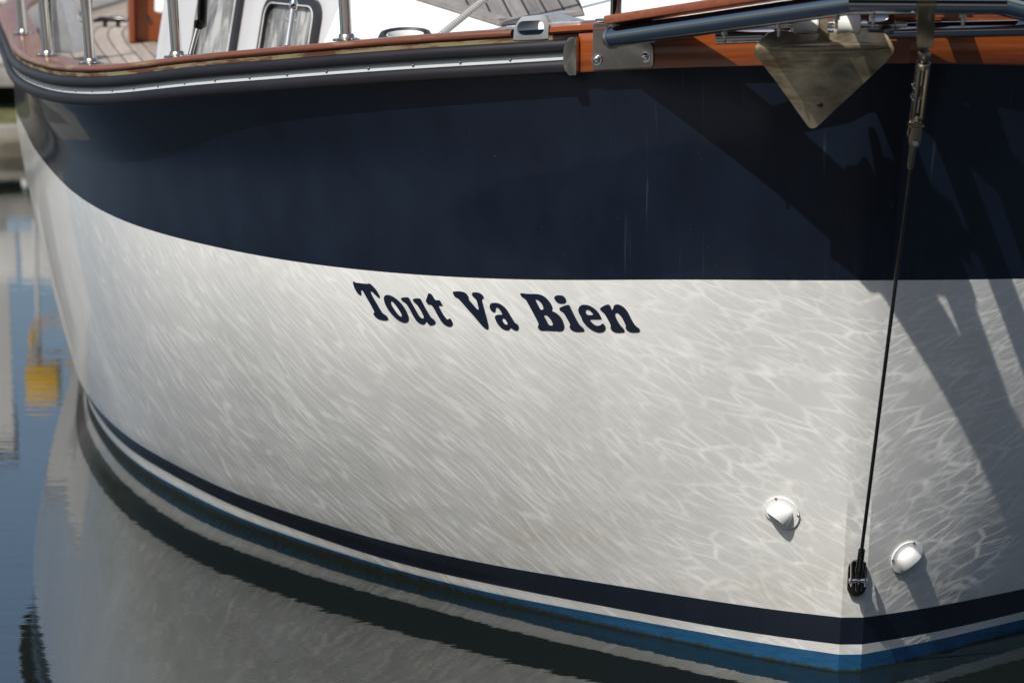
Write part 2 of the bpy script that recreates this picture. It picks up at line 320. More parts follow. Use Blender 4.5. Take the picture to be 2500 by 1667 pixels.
# ------------------------------------------------------------------ mesh helpers
def tag(o, label=None, cat=None, group=None, kind=None):
    if label: o['label'] = label
    if cat: o['category'] = cat
    if group: o['group'] = group
    if kind: o['kind'] = kind
    return o
def empty(name, loc, label, cat, group=None):
    o = bpy.data.objects.new(name, None); scene.collection.objects.link(o); o.location = loc
    o.empty_display_size = .1
    return tag(o, label, cat, group)
def finish(name, bm, mats, parent=None, sharp=38, label=None, recalc=True):
    if recalc: bmesh.ops.recalc_face_normals(bm, faces=bm.faces)
    for f in bm.faces: f.smooth = True
    for e in bm.edges:
        if len(e.link_faces) == 2 and e.calc_face_angle(0) > R_(sharp): e.smooth = False
    me = bpy.data.meshes.new(name); bm.to_mesh(me); bm.free()
    for m in (mats if isinstance(mats, (list, tuple)) else [mats]): me.materials.append(m)
    o = bpy.data.objects.new(name, me); scene.collection.objects.link(o)
    if parent:
        o.parent = parent
        p = parent; off = Vector()
        while p is not None: off += p.location; p = p.parent
        o.matrix_parent_inverse = Matrix.Identity(4)
        me.transform(Matrix.Translation(-off))
    if label: o['label'] = label
    return o
def frame_of(d):
    d = Vector(d).normalized(); a = Vector((0, 0, 1)) if abs(d.z) < .9 else Vector((0, 1, 0))
    u = d.cross(a).normalized(); return u, d.cross(u).normalized()
def tube(bm, pts, r, seg=16, cap=True):
    pts = [Vector(p) for p in pts]; n = len(pts); rr = r if isinstance(r, (list, tuple)) else [r]*n
    rings = []; u = None
    for i, p in enumerate(pts):
        dp = (pts[i]-pts[i-1]).normalized() if i else (pts[1]-pts[0]).normalized()
        dn = (pts[i+1]-p).normalized() if i < n-1 else dp
        if u is None: u, v = frame_of(dp)
        else:
            u = (u - dp*u.dot(dp)).normalized(); v = dp.cross(u)
        b = (dp+dn).normalized(); ring = []
        for k in range(seg):
            a = 2*math.pi*k/seg; o = (u*math.cos(a)+v*math.sin(a))*rr[i]
            o = o - dp*(o.dot(b)/max(.2, dp.dot(b))); ring.append(bm.verts.new(p+o))
        rings.append(ring)
    for A, B in zip(rings, rings[1:]):
        for k in range(seg): bm.faces.new((A[k], A[(k+1) % seg], B[(k+1) % seg], B[k]))
    if cap: bm.faces.new(rings[0][::-1]); bm.faces.new(rings[-1])
    return bm
def lathe(bm, base, axis, prof, seg=20):
    u, v = frame_of(axis); ax = Vector(axis).normalized(); base = Vector(base); rings = []
    for r, t in prof:
        rings.append([bm.verts.new(base+ax*t+(u*math.cos(2*math.pi*k/seg)+v*math.sin(2*math.pi*k/seg))*max(r, 1e-5)) for k in range(seg)])
    for A, B in zip(rings, rings[1:]):
        for k in range(seg): bm.faces.new((A[k], A[(k+1) % seg], B[(k+1) % seg], B[k]))
    bm.faces.new(rings[0][::-1]); bm.faces.new(rings[-1]); return bm
def dome(bm, base, axis, r, hgt, seg=16, steps=5, flange=0):
    prof = ([(r+flange, 0), (r+flange, hgt*.12)] if flange else []) + [(r*math.cos(a), hgt*math.sin(a)+(hgt*.12 if flange else 0)) for a in np.linspace(0, math.pi/2*.98, steps)]
    return lathe(bm, base, axis, prof, seg)
def prism(bm, outline, o, ux, uy, depth, bevel=0.):
    # a plate: 2-D outline (in ux, uy) extruded along ux x uy by depth
    o = Vector(o); ux = Vector(ux); uy = Vector(uy); nz = ux.cross(uy).normalized()*depth
    A = [bm.verts.new(o+ux*x+uy*y) for x, y in outline]; B = [bm.verts.new(v.co+nz) for v in A]; n = len(A)
    f1 = bm.faces.new(A[::-1]); f2 = bm.faces.new(B); fs = [f1, f2]
    for k in range(n): fs.append(bm.faces.new((A[k], A[(k+1) % n], B[(k+1) % n], B[k])))
    if bevel:
        es = list({e for f in (f1, f2) for e in f.edges})
        bmesh.ops.bevel(bm, geom=es, offset=bevel, segments=2, affect='EDGES', profile=.6)
    return bm
def box(bm, c, half, rz=0., bevel=0., ry=0., rx=0.):
    M = Matrix.Translation(Vector(c)) @ Matrix.Rotation(rz, 4, 'Z') @ Matrix.Rotation(ry, 4, 'Y') @ Matrix.Rotation(rx, 4, 'X') @ Matrix.Diagonal((half[0]*2, half[1]*2, half[2]*2, 1))
    r = bmesh.ops.create_cube(bm, size=1, matrix=M)
    if bevel:
        es = list({e for v in r['verts'] for e in v.link_edges})
        bmesh.ops.bevel(bm, geom=es, offset=bevel, segments=2, affect='EDGES', profile=.6)
    return bm
def rounded(w, h, r, n=5, cx=0, cy=0):
    out = []
    for sx, sy, a0 in ((1, 1, 0), (-1, 1, 90), (-1, -1, 180), (1, -1, 270)):
        for k in range(n+1):
            a = R_(a0+90*k/n); out.append((cx+sx*(w/2-r)+r*math.cos(a), cy+sy*(h/2-r)+r*math.sin(a)))
    return out

# port half = starboard half mirrored in the centre plane of the boat
C0 = np.array([.7355, 5.1226]); PSI = R_(-1.0)
AX = np.array([math.sin(PSI), math.cos(PSI)]); RT = np.array([AX[1], -AX[0]])
def mirror(P):
    P = np.array(P, float); v = P[:2]-C0; P[:2] = C0+AX*(v@AX)-RT*(v@RT); return P
def hp(s, z, off=0., port=False):
    P = hull_point(s, z, off); return Vector(mirror(P) if port else P)
def rail(s, off=0., dz=0., port=False):
    z = float(LV['R0'](s)); return hp(s, z, off, port)+Vector((0, 0, dz))
def hframe(s, z, port=False):
    e = 2e-3; p = hp(s, z, 0, port); ts = (hp(s+e, z, 0, port)-hp(max(0, s-e), z, 0, port)).normalized()
    tz = (hp(s, z+e, 0, port)-hp(s, z-e, 0, port)).normalized(); n = ts.cross(tz).normalized()
    if n.y > 0: n = -n
    return p, ts, tz, n
def sweep(name, prof, s0, s1, n, mat, parent, port=False, seg_s=None, uvk=1., sharp=38, label=None):
    # a closed profile of (offset outwards, height) run along the rail line
    bm = bmesh.new(); ul = bm.loops.layers.uv.new('UVMap'); rings = []; ss = np.linspace(s0, s1, n)
    L = np.r_[0, np.cumsum(np.hypot(*np.diff(np.array(prof+prof[:1]), axis=0).T))]
    for s in ss: rings.append([bm.verts.new(rail(s, o, dz, port)) for o, dz in prof])
    m = len(prof)
    for i in range(n-1):
        for k in range(m):
            f = bm.faces.new((rings[i][k], rings[i][(k+1) % m], rings[i+1][(k+1) % m], rings[i+1][k]))
            for lp, uv in zip(f.loops, ((ss[i], L[k]), (ss[i], L[k+1]), (ss[i+1], L[k+1]), (ss[i+1], L[k]))): lp[ul].uv = uv
    for r, s in ((rings[0], s0), (rings[-1], s1)):
        f = bm.faces.new(r)
        for lp, (o, dz) in zip(f.loops, prof): lp[ul].uv = (s+o, dz)
    return finish(name, bm, mat, parent, sharp, label)

# ------------------------------------------------------------------ water
bm = bmesh.new()
for v in ((-400, -60), (400, -60), (400, 500), (-400, 500)): bm.verts.new((*v, 0))
bm.faces.new(bm.verts)
tag(finish('water', bm, MT['water']), 'calm dark harbour water mirroring the hull and the blue sky', 'water', kind='structure')

# ------------------------------------------------------------------ the boat
boat = empty('boat', (.7355, 5.1226, 0), 'navy and white boat with a lettered bow, varnished rail and steel bow platform', 'boat')

def build_hull():
    bm = bmesh.new(); ul = bm.loops.layers.uv.new('UVMap')
    cols = np.concatenate([np.linspace(0, .6, 31), np.linspace(.62, 5.0, 140), np.linspace(5.1, 8.0, 16)])
    def zrows(s):
        b1, b2, b3, nn, r0 = (float(LV[k](s)) for k in ('B1', 'B2', 'B3', 'N', 'R0'))
        return np.concatenate([[-.35, -.12], [0], np.linspace(0, b1, 4)[1:], np.linspace(b1, b2, 3)[1:], np.linspace(b2, b3, 4)[1:],
                               np.linspace(b3, nn, 19)[1:], np.linspace(nn, r0, 13)[1:], [r0+.05, r0+.094]])
    band = [2]*5+[0]*2+[1]*3+[0]*18+[1]*14
    G = {}
    for port in (False, True):
        g = []
        for s in cols:
            zs = zrows(s); x, y, nx, ny = plan(s); d = dprof(s)(zs); col = []
            for z, dd in zip(zs, d):
                P = np.array([x+nx*dd, y+ny*dd-float(rake(s, z)), z]); P = mirror(P) if port else P
                col.append((bm.verts.new(P), s, z))
            g.append(col)
        G[port] = g
    def quad(a, b, c, d, mi, flip):
        q = [a, b, c, d]; q = q[::-1] if flip else q
        f = bm.faces.new([v[0] for v in q]); f.material_index = mi
        for lp, v in zip(f.loops, q): lp[ul].uv = (v[1], v[2])
    for port in (False, True):
        g = G[port]
        for i in range(len(cols)-1):
            for k in range(len(band)): quad(g[i][k], g[i+1][k], g[i+1][k+1], g[i][k+1], band[k], not port)
    A, B = G[False][0], G[True][0]                                   # flat stem face
    for k in range(len(band)):
        quad((A[k][0], 0, A[k][2]), (A[k+1][0], 0, A[k+1][2]), (B[k+1][0], -.05, B[k+1][2]), (B[k][0], -.05, B[k][2]), band[k], False)
    A, B = G[False][-1], G[True][-1]                                 # stern closure
    for k in range(len(band)): quad(A[k], A[k+1], B[k+1], B[k], band[k], True)
    return finish('hull', bm, [MT['white'], MT['navy'], MT['blue']], boat, sharp=18)
hull = build_hull()

def build_letters():
    bm = bmesh.new()
    for glyph in LETTERS:
        es = []
        for c in glyph:
            pts = np.array([[float(q)*1e-4 for q in p.split(',')] for p in c.split()]); n = len(pts); out = []
            for i in range(n):                                       # round the outline off
                p0, p1, p2, p3 = pts[i-1], pts[i], pts[(i+1) % n], pts[(i+2) % n]
                out.append(p1); out.append((-p0+9*p1+9*p2-p3)/16)
            vs = [bm.verts.new((p[0], p[1], 0)) for p in out]
            es += [bm.edges.new((vs[i], vs[(i+1) % len(vs)])) for i in range(len(vs))]
        bmesh.ops.triangle_fill(bm, use_beauty=True, use_dissolve=False, edges=es, normal=(0, 0, 1))
    for v in bm.verts: v.co = hp(v.co.x, v.co.y, .0013)
    for f in bm.faces:
        if f.normal.y > 0: f.normal_flip()
    o = finish('lettering', bm, MT['letter'], hull, recalc=False); return o
build_letters()

# rubbing strake: two rubber ribs either side of a white strip held by screws
S_END = .517
def drib(z0, z1, o0, o1):
    zc, hz = (z0+z1)/2, (z1-z0)/2
    return [(o0, z0)] + [(o1-.010+.010*math.cos(a), zc+hz*math.sin(a)) for a in np.linspace(-math.pi/2, math.pi/2, 9)] + [(o0, z1)]
for port in (False, True):
    strake = sweep('rubbing_strake', drib(.000, .028, -.004, .036), S_END, 7.8, 190, MT['rubber'], boat, port)
    sweep('upper_rib', drib(.0435, .070, -.004, .0325), S_END, 7.8, 190, MT['rubber'], strake, port)
    sweep('white_strip', [(-.003, .0278), (.019, .0282), (.019, .0433), (-.003, .0437)], S_END, 7.8, 190, MT['strip'], strake, port)
    s = .655; k = 0
    while s < 3.3 and not (port and s > .9):
        p = rail(s, .0185, .0355, port); n = (rail(s, .1, .0355, port)-p).normalized()
        bm = bmesh.new(); dome(bm, p, n, .0042, .0034, 12, 4); finish('screw', bm, MT['steel'], strake)
        s += .1035
    # D shaped end plate
    p = rail(S_END, 0, 0, port); q = rail(S_END+.03, 0, 0, port); ts = (q-p).normalized(); n = (rail(S_END, .1, 0, port)-p).normalized()
    out = [(-.002, -.004)] + [(.012+.016*math.cos(a), .035+.039*math.sin(a)) for a in np.linspace(-1.45, 1.45, 15)] + [(-.002, .074)]
    bm = bmesh.new(); prism(bm, out, p+n*.006, ts, (0, 0, 1), .034 if port else -.034, .0025); finish('end_plate', bm, MT['dull'], strake)
    if True:
        # bow board between the stem and the strake
        sweep('bow_board', [(-.002, .0), (.022, .0), (.024, .003), (.024, .078), (.022, .081), (-.002, .081)], .0005, S_END-.003, 40, MT['varnish'], boat, port)
    # worn board above the strake, and the cap rail
    sweep('rail_board', [(-.003, .0705), (.016, .0705), (.017, .0795), (-.003, .0795)], S_END+.004, 7.8, 190, MT['groove'], boat, port)
    cs = [(-.080, .0800), (.008, .0800)] + [(.012+.009*math.cos(a), .089+.0085*math.sin(a)) for a in np.linspace(-1.3, 1.3, 7)] + [(.008, .098), (-.076, .099), (-.080, .095)]
    cap = sweep('cap_rail', cs, .653, 7.8, 200, MT['cap'], boat, port)
    cap2 = sweep('cap_rail', [(-.080, .0812), (.008, .0812), (.025, .0825), (.029, .087), (.027, .0965), (.020, .100), (-.076, .101), (-.080, .097)], .0005, .570, 44, MT['varnish'], boat, port, label='glossy varnished bow end of the cap rail')
    sweep('bulwark', [(-.080, -.035), (-.066, -.035), (-.066, .0795), (-.080, .0795)], .08, 7.8, 120, MT['deckwhite'], boat, port)
# varnished breast piece closing the gap over the stem
a, b = rail(.0005, .024, 0), rail(.0005, .024, 0, True)
bm = bmesh.new(); c = (a+b)/2; box(bm, c+Vector((0, .012, .0405)), ((b-a).length/2+.0005, .013, .0405)); finish('stem_block', bm, MT['varnish'], boat)
bm = bmesh.new(); box(bm, c+Vector((0, .05, .092)), ((b-a).length/2+.06, .05, .0085), bevel=.002); finish('stem_cap', bm, MT['varnish'], boat)

# deck, laid in planks that follow the rail
for port in (False, True):
    bm = bmesh.new(); ul = bm.loops.layers.uv.new('UVMap'); ss = np.linspace(.3, 7.8, 110); offs = [-.05-.05*k for k in range(17)]
    def dk(s, o):
        P = rail(s, o, -.012-.02*(o+.05)); lat = (P.x-C0[0])*RT[0]+(P.y-C0[1])*RT[1]
        if lat > -.01: P.x -= RT[0]*(lat+.01); P.y -= RT[1]*(lat+.01)
        return Vector(mirror(P)) if port else P
    V = [[(bm.verts.new(dk(s, o)), s, o) for o in offs] for s in ss]
    for i in range(len(ss)-1):
        for k in range(len(offs)-1):
            q = [V[i][k], V[i+1][k], V[i+1][k+1], V[i][k+1]]; f = bm.faces.new([v[0] for v in q])
            for lp, v in zip(f.loops, q): lp[ul].uv = (v[1], v[2])
    bmesh.ops.recalc_face_normals(bm, faces=bm.faces)
    if bm.faces[0].normal.z < 0: bmesh.ops.reverse_faces(bm, faces=bm.faces[:])
    finish('side_deck', bm, MT['teak'], boat, recalc=False)

# sloping white foredeck trunk with its grey teak mat
def fd(x, y, up=0.): return Vector((x, y, 1.30+.2*(y-6.09)+up))
bm = bmesh.new()
out = [(-.47, 6.0), (-.39, 5.88), (1.78, 5.88), (1.86, 6.0), (2.0, 7.7), (-.40, 7.7)]
T = [bm.verts.new(fd(*p)) for p in out]; Bv = [bm.verts.new(fd(*p)-Vector((0, 0, .14))) for p in out]; n = len(out)
bm.faces.new(T); bm.faces.new(Bv[::-1])
for k in range(n): bm.faces.new((T[k], Bv[k], Bv[(k+1) % n], T[(k+1) % n]))
bmesh.ops.bevel(bm, geom=[e for e in bm.edges if all(v in T for v in e.verts)], offset=.012, segments=3, affect='EDGES')
trunk = finish('foredeck', bm, MT['deckwhite'], boat)
mat_out = [(-.0288, 6.2186), (.1831, 6.3207), (.1715, 6.484), (.13, 7.1), (-.787, 7.1)]
bm = bmesh.new(); ul = bm.loops.layers.uv.new('UVMap')
A = [bm.verts.new(fd(x, y, .010)) for x, y in mat_out]; f = bm.faces.new(A)
for lp in f.loops:
    x, y = lp.vert.co.x, lp.vert.co.y; lp[ul].uv = (x*.991+y*.133+10, -x*.133+y*.991)
r = bmesh.ops.extrude_face_region(bm, geom=[f]); 
for v in [g for g in r['geom'] if isinstance(g, bmesh.types.BMVert)]: v.co.z -= .009
mat_o = finish('teak_mat', bm, MT['teakmat'], trunk)
def strip(p, q, w, up):
    p, q = Vector(p), Vector(q); d = (q-p).normalized(); nrm = Vector((-d.y, d.x))
    return [p-nrm*w*.05, q-nrm*w*.05, q+nrm*w, p+nrm*w]
for p, q, w in (((-.0288, 6.2186), (.1831, 6.3207), .030), ((-.787, 7.1), (-.0288, 6.2186), .042)):
    bm = bmesh.new(); st = strip(p, q, w, 0)
    A = [bm.verts.new(fd(v.x, v.y, .0125)) for v in st]; B = [bm.verts.new(fd(v.x, v.y, .0015)) for v in st]
    bm.faces.new(A); bm.faces.new(B[::-1])
    for k in range(4): bm.faces.new((A[k], B[k], B[(k+1) % 4], A[(k+1) % 4]))
    bmesh.ops.bevel(bm, geom=bm.edges[:], offset=.002, segments=2, affect='EDGES'); finish('mat_edge', bm, MT['teakedge'], mat_o)

# small oval deck hatch with a black rubber rim and white bead
cx, cy = -.262, 6.06
def oval(rx, ry, t, r, bm, up, seg=40):
    pts = [fd(cx+rx*math.cos(a)*.96-ry*math.sin(a)*.28, cy+rx*math.cos(a)*.28+ry*math.sin(a)*.96, up) for a in np.linspace(0, 2*math.pi, seg, endpoint=False)]
    rings = []
    for i, p in enumerate(pts):
        d = (pts[(i+1) % seg]-pts[i-1]).normalized(); u = d.cross(Vector((0, 0, 1))).normalized(); v = u.cross(d)
        rings.append([bm.verts.new(p+(u*math.cos(a)*t+v*math.sin(a)*r)) for a in np.linspace(0, 2*math.pi, 10, endpoint=False)])
    for i in range(seg):
        A, B = rings[i], rings[(i+1) % seg]
        for k in range(10): bm.faces.new((A[k], A[(k+1) % 10], B[(k+1) % 10], B[k]))
bm = bmesh.new(); oval(.058, .05, .011, .025, bm, .004); hatch = finish('deck_hatch', bm, MT['rubberwin'], trunk)
bm = bmesh.new(); oval(.045, .037, .003, .021, bm, .004); finish('hatch_bead', bm, MT['plastic'], hatch)
bm = bmesh.new()
for a in np.linspace(0, 2*math.pi, 24, endpoint=False): bm.verts.new(fd(cx+.042*math.cos(a), cy+.035*math.sin(a), .006))
bm.faces.new(bm.verts); finish('hatch_glass', bm, MT['letter'], hatch)

# cabin behind, its windows looking forward and outboard
W0, W1 = Vector((-1.12, 7.65, 0)), Vector((-.4508, 6.6268, 0)); wd = (W1-W0).normalized(); wn_in = Vector((-wd.y, wd.x, 0))
if wn_in.y < 0: wn_in = -wn_in
LEAN = .20; wup = Vector((wn_in.x*LEAN, wn_in.y*LEAN, 1)); wlen = (W1-W0).length; wout = -wn_in + Vector((0, 0, LEAN)); wout.normalize()
def wp(t, z, out=0.): return W0+wd*(t*wlen)+wup*(z-1.06)+Vector((0, 0, 1.06))+wout*out
bm = bmesh.new()
plan_b = [W0, W1, Vector((-.38, 7.62, 0)), Vector((1.95, 7.68, 0)), Vector((2.55, 8.6, 0)), Vector((2.5, 11.3, 0)), Vector((-1.55, 11.3, 0)), Vector((-1.235, 8.75, 0))]
ctr = Vector((.6, 9.3, 0))
lo = [bm.verts.new((p.x, p.y, 1.06)) for p in plan_b]; hi = []
for i, p in enumerate(plan_b):
    q = wp(0, 2.1) if i == 0 else (wp(1, 2.1) if i == 1 else Vector((p.x, p.y, 2.1))+(ctr-p)*.05)
    hi.append(bm.verts.new(q))
bm.faces.new(hi); bm.faces.new(lo[::-1])
for k in range(len(lo)): bm.faces.new((lo[k], lo[(k+1) % len(lo)], hi[(k+1) % len(lo)], hi[k]))
bmesh.ops.bevel(bm, geom=[e for e in bm.edges if abs(e.verts[0].co.z-e.verts[1].co.z) > .5], offset=.03, segments=3, affect='EDGES')
cabin = finish('cabin', bm, MT['cabinwhite'], boat)
def mat_glass():
    M = NT('streaky_window'); M.set(Roughness=.12, Specular_IOR_Level=.6)
    o = M.obj(); n1 = M.noise(M.mapping(o, (9, 9, 1.2)), 3, 4, .6, .6); n2 = M.noise(o, 120, 2)
    c = M.ramp(n1.outputs[0], [(.35, (.05, .05, .055)), (.5, (.20, .195, .19)), (.62, (.42, .42, .41))])  # grey streaks stand in for reflections and curtains in the glass
    M.base(M.mix(M.ramp(n2.outputs[0], [(.62, (0,)*3), (.75, (.5,)*3)]), c, (.4, .4, .4))); return M.m
MT['glass'] = mat_glass()
for t0, t1, z0, z1 in ((.215, .44, 1.08, 1.52), (.56, .83, 1.08, 1.358)):
    w = (t1-t0)*wlen; hgt = z1-z0; cxw, czw = (t0+t1)/2, (z0+z1)/2
    outer = rounded(w, hgt, .055, 7); inner = rounded(w-.05, hgt-.05, .036, 7)
    bm = bmesh.new(); rings = []
    for prof, o in ((outer, .0015), (outer, .016), (inner, .019), (inner, .0015)):
        rings.append([bm.verts.new(wp(cxw+x/wlen, czw+y, o)) for x, y in prof])
    m = len(outer)
    for A, B in zip(rings, rings[1:]+rings[:1]):
        for k in range(m): bm.faces.new((A[k], A[(k+1) % m], B[(k+1) % m], B[k]))
    win = finish('window', bm, MT['rubberwin'], cabin)
    bm = bmesh.new(); fc = bm.faces.new([bm.verts.new(wp(cxw+x/wlen, czw+y, .006)) for x, y in rounded(w-.046, hgt-.046, .036, 7)])
    finish('pane', bm, MT['glass'], win)
    bm = bmesh.new(); pr = rounded(w-.044, hgt-.044, .038, 7); tube(bm, [wp(cxw+x/wlen, czw+y, .0195) for x, y in pr+pr[:1]], .0016, 6, False); finish('bead', bm, MT['plastic'], win)

# varnished upright board on the side deck, with a white pipe stub beside it
bm = bmesh.new(); box(bm, (-1.268, 8.70, 1.30), (.060, .014, .185), rz=R_(8), bevel=.004); wb = finish('upright_board', bm, MT['varnish'], boat)
bm = bmesh.new(); box(bm, (-1.336, 8.67, 1.30), (.009, .05, .185), rz=R_(12), bevel=.004); finish('side_cheek', bm, MT['varnish'], wb)
bm = bmesh.new(); lathe(bm, (-1.277, 8.680, 1.197), (.1, -1, 0), [(.0075, 0), (.0075, .0075)], 14); finish('lashing_hole', bm, MT['rubberwin'], wb)
bm = bmesh.new(); lathe(bm, (-1.207, 8.60, 1.218), (.06, 0, 1), [(.030, 0), (.036, .006), (.037, .02), (.037, .4)], 24); finish('pipe_stub', bm, MT['plastic'], boat)
# grey deck chock and a small black cleat on the planks
bm = bmesh.new(); prism(bm, [(-.055, 0), (.055, 0), (.058, .03), (.045, .16), (.02, .205), (-.02, .205), (-.05, .15)], (-1.4766, 8.0, 1.125), (.97, -.24, 0), (-.10, 0, 1), -.11, .008)
finish('deck_chock', bm, MT['cast'], boat)
bm = bmesh.new(); tube(bm, [(-1.565, 9.247, 1.150), (-1.535, 9.237, 1.158), (-1.455, 9.227, 1.158), (-1.425, 9.217, 1.152)], [.006, .010, .010, .006], 10)
tube(bm, [(-1.52, 9.237, 1.13), (-1.52, 9.237, 1.155)], .008, 8); tube(bm, [(-1.47, 9.227, 1.13), (-1.47, 9.227, 1.155)], .008, 8); finish('deck_cleat', bm, MT['blackened'], boat)

# stanchions on the cap rail
def stanchion(s, o, port=False, lean=.035, brace=None, top=.62):
    b = rail(s, o, .0985, port); out = (rail(s, .2, .0985, port)-b).normalized()
    t = b+Vector((0, 0, top))+out*lean*top/.6
    bm = bmesh.new(); tube(bm, [b+Vector((0, 0, .001)), t], .0133, 20); st = finish('stanchion', bm, MT['steel'], boat)
    bm = bmesh.new(); lathe(bm, b, (0, 0, 1), [(.031, 0), (.031, .0035), (.028, .005), (.0185, .0055), (.0165, .014), (.0142, .016)], 24); finish('base_plate', bm, MT['dull'], st)
    for a in (.6, 2.2, 3.7, 5.3):
        bm = bmesh.new(); dome(bm, b+Vector((.0245*math.cos(a), .0245*math.sin(a), .0045)), (0, 0, 1), .0035, .0022, 10, 3); finish('screw', bm, MT['dull'], st)
    return st, b, t
for s, o in ((3.62, -.030), (2.56, -.036), (2.04, -.040), (1.585, -.036), (1.06, -.034)): stanchion(s, o)
for s, o in ((1.06, -.034), (2.04, -.040)): stanchion(s, o, True)
def rod(name, p, q, r, mat='dull', extra=None):
    bm = bmesh.new(); tube(bm, [p, q], r, 12); return finish(name, bm, MT[mat], boat)
b = rail(2.13, -.055, .10); sr = rod('brace_rod', b, b+Vector((.012, .05, .20)), .0062)
bm = bmesh.new()
def ringpts(c, r, tilt): return [Vector(c)+Vector((r*math.cos(a), tilt*math.sin(a)*r, r*math.sin(a))) for a in np.linspace(0, 2*math.pi, 21)]
tube(bm, ringpts(b+Vector((-.008, .03, .115)), .013, .6), .0011, 6, False); finish('split_ring', bm, MT['steel'], sr)
bm = bmesh.new(); tube(bm, [b+Vector((.012, .05, .20)), b+Vector((.014, .055, .60))], .0045, 10); finish('guy_wire', bm, MT['steel'], sr)
b = rail(1.545, -.045, .099); r2 = rod('guy_tail', b, b+Vector((.016, .02, .062)), .0065)
bm = bmesh.new(); tube(bm, [b+Vector((.016, .02, .062)), b+Vector((.019, .023, .072)), b+Vector((.026, .03, .075)), b+Vector((.055, .06, .55))], [.009, .013, .012, .0115], 14); finish('guy_body', bm, MT['blackened'], r2)
bm = bmesh.new(); dome(bm, b+Vector((.0, 0, 0)), (0, 0, 1), .013, .005, 14, 4); finish('guy_foot', bm, MT['steel'], r2)
b = rail(1.235, -.052, .099); r3 = rod('brace_rod', b, b+Vector((.012, .02, .082)), .0072, 'cast')
bm = bmesh.new(); lathe(bm, b+Vector((.012, .02, .080)), (.15, .2, 1), [(.007, 0), (.0095, .004), (.0095, .017), (.0065, .022), (.0065, .3)], 14); finish('socket', bm, MT['steel'], r3)
bm = bmesh.new(); tube(bm, ringpts(b+Vector((.0095, .014, .066)), .0135, .5), .0011, 6, False); finish('split_ring', bm, MT['steel'], r3)
b = rail(3.0, -.085, .05); rod('brace_rod', b, b+Vector((-.012, .06, .7)), .008)

# cast fairlead let into the cap rail
s_f = .612
p0 = rail(s_f, .018, .0815); tsf = (rail(s_f-.03, .018, 0)-rail(s_f+.03, .018, 0)); tsf.z = 0; tsf.normalize()
inb = (rail(s_f, -.1, 0)-rail(s_f, .018, 0)); inb.z = 0; inb.normalize()
slope = Vector((tsf.x, tsf.y, .075))
outer = [(-.040, -.008), (.036, -.008), (.038, .022), (.030, .0405), (.012, .0425), (-.022, .0405), (-.038, .020)]
outer = [(x*1.05, z) for x, z in outer]
inner = rounded(.062, .030, .0125, 4, -.001, .0165)
bm = bmesh.new()
def ringv(prof, d): return [bm.verts.new(p0+slope*x+Vector((0, 0, z))+inb*d) for x, z in prof]
def resamp(prof, n):
    P = np.array(prof+prof[:1]); L = np.r_[0, np.cumsum(np.hypot(*np.diff(P, axis=0).T))]; t = np.linspace(0, L[-1], n, endpoint=False)
    return [(float(np.interp(q, L, P[:, 0])), float(np.interp(q, L, P[:, 1]))) for q in t]
def byangle(prof, n, c):
    P = np.array(resamp(prof, 400)); a = np.arctan2(P[:, 1]-c[1], P[:, 0]-c[0]); o = np.argsort(a); P = P[o]; a = a[o]
    return [tuple(P[np.argmin(np.abs(a-q))]) for q in np.linspace(-math.pi+.01, math.pi-.01, n)]
oo, ii = byangle(outer, 40, (0, .016)), byangle(inner, 40, (0, .016))
seq = [ringv(oo, .0), ringv(ii, -.002), ringv(ii, .075), ringv(oo, .075)]
for A, B in zip(seq, seq[1:]+seq[:1]):
    for k in range(40): bm.faces.new((A[k], A[(k+1) % 40], B[(k+1) % 40], B[k]))
fair = finish('fairlead', bm, MT['cast'], boat, sharp=50)
for x0, x1, zz in ((-.066, -.036, .0185), (.036, .112, .0205)):
    bm = bmesh.new(); c = p0+slope*((x0+x1)/2)+Vector((0, 0, zz+.0015))+inb*.036
    prism(bm, rounded(x1-x0, .066, .008, 4), c-Vector((0, 0, .005)), slope.normalized(), inb, .008, .0015); finish('foot', bm, MT['cast'], fair)
bm = bmesh.new(); A = [p0+slope*x+Vector((0, 0, z))+inb*d for x, z, d in ((.034, .040, .012), (.034, .040, .062), (.083, .026, .062), (.083, .026, .012), (.034, .021, .012), (.034, .021, .062), (.083, .021, .062), (.083, .021, .012))]
V = [bm.verts.new(q) for q in A]
for q in ((0, 1, 2, 3), (4, 7, 6, 5), (0, 3, 7, 4), (1, 5, 6, 2), (0, 4, 5, 1), (3, 2, 6, 7)): bm.faces.new([V[k] for k in q])
finish('shoulder', bm, MT['cast'], fair)

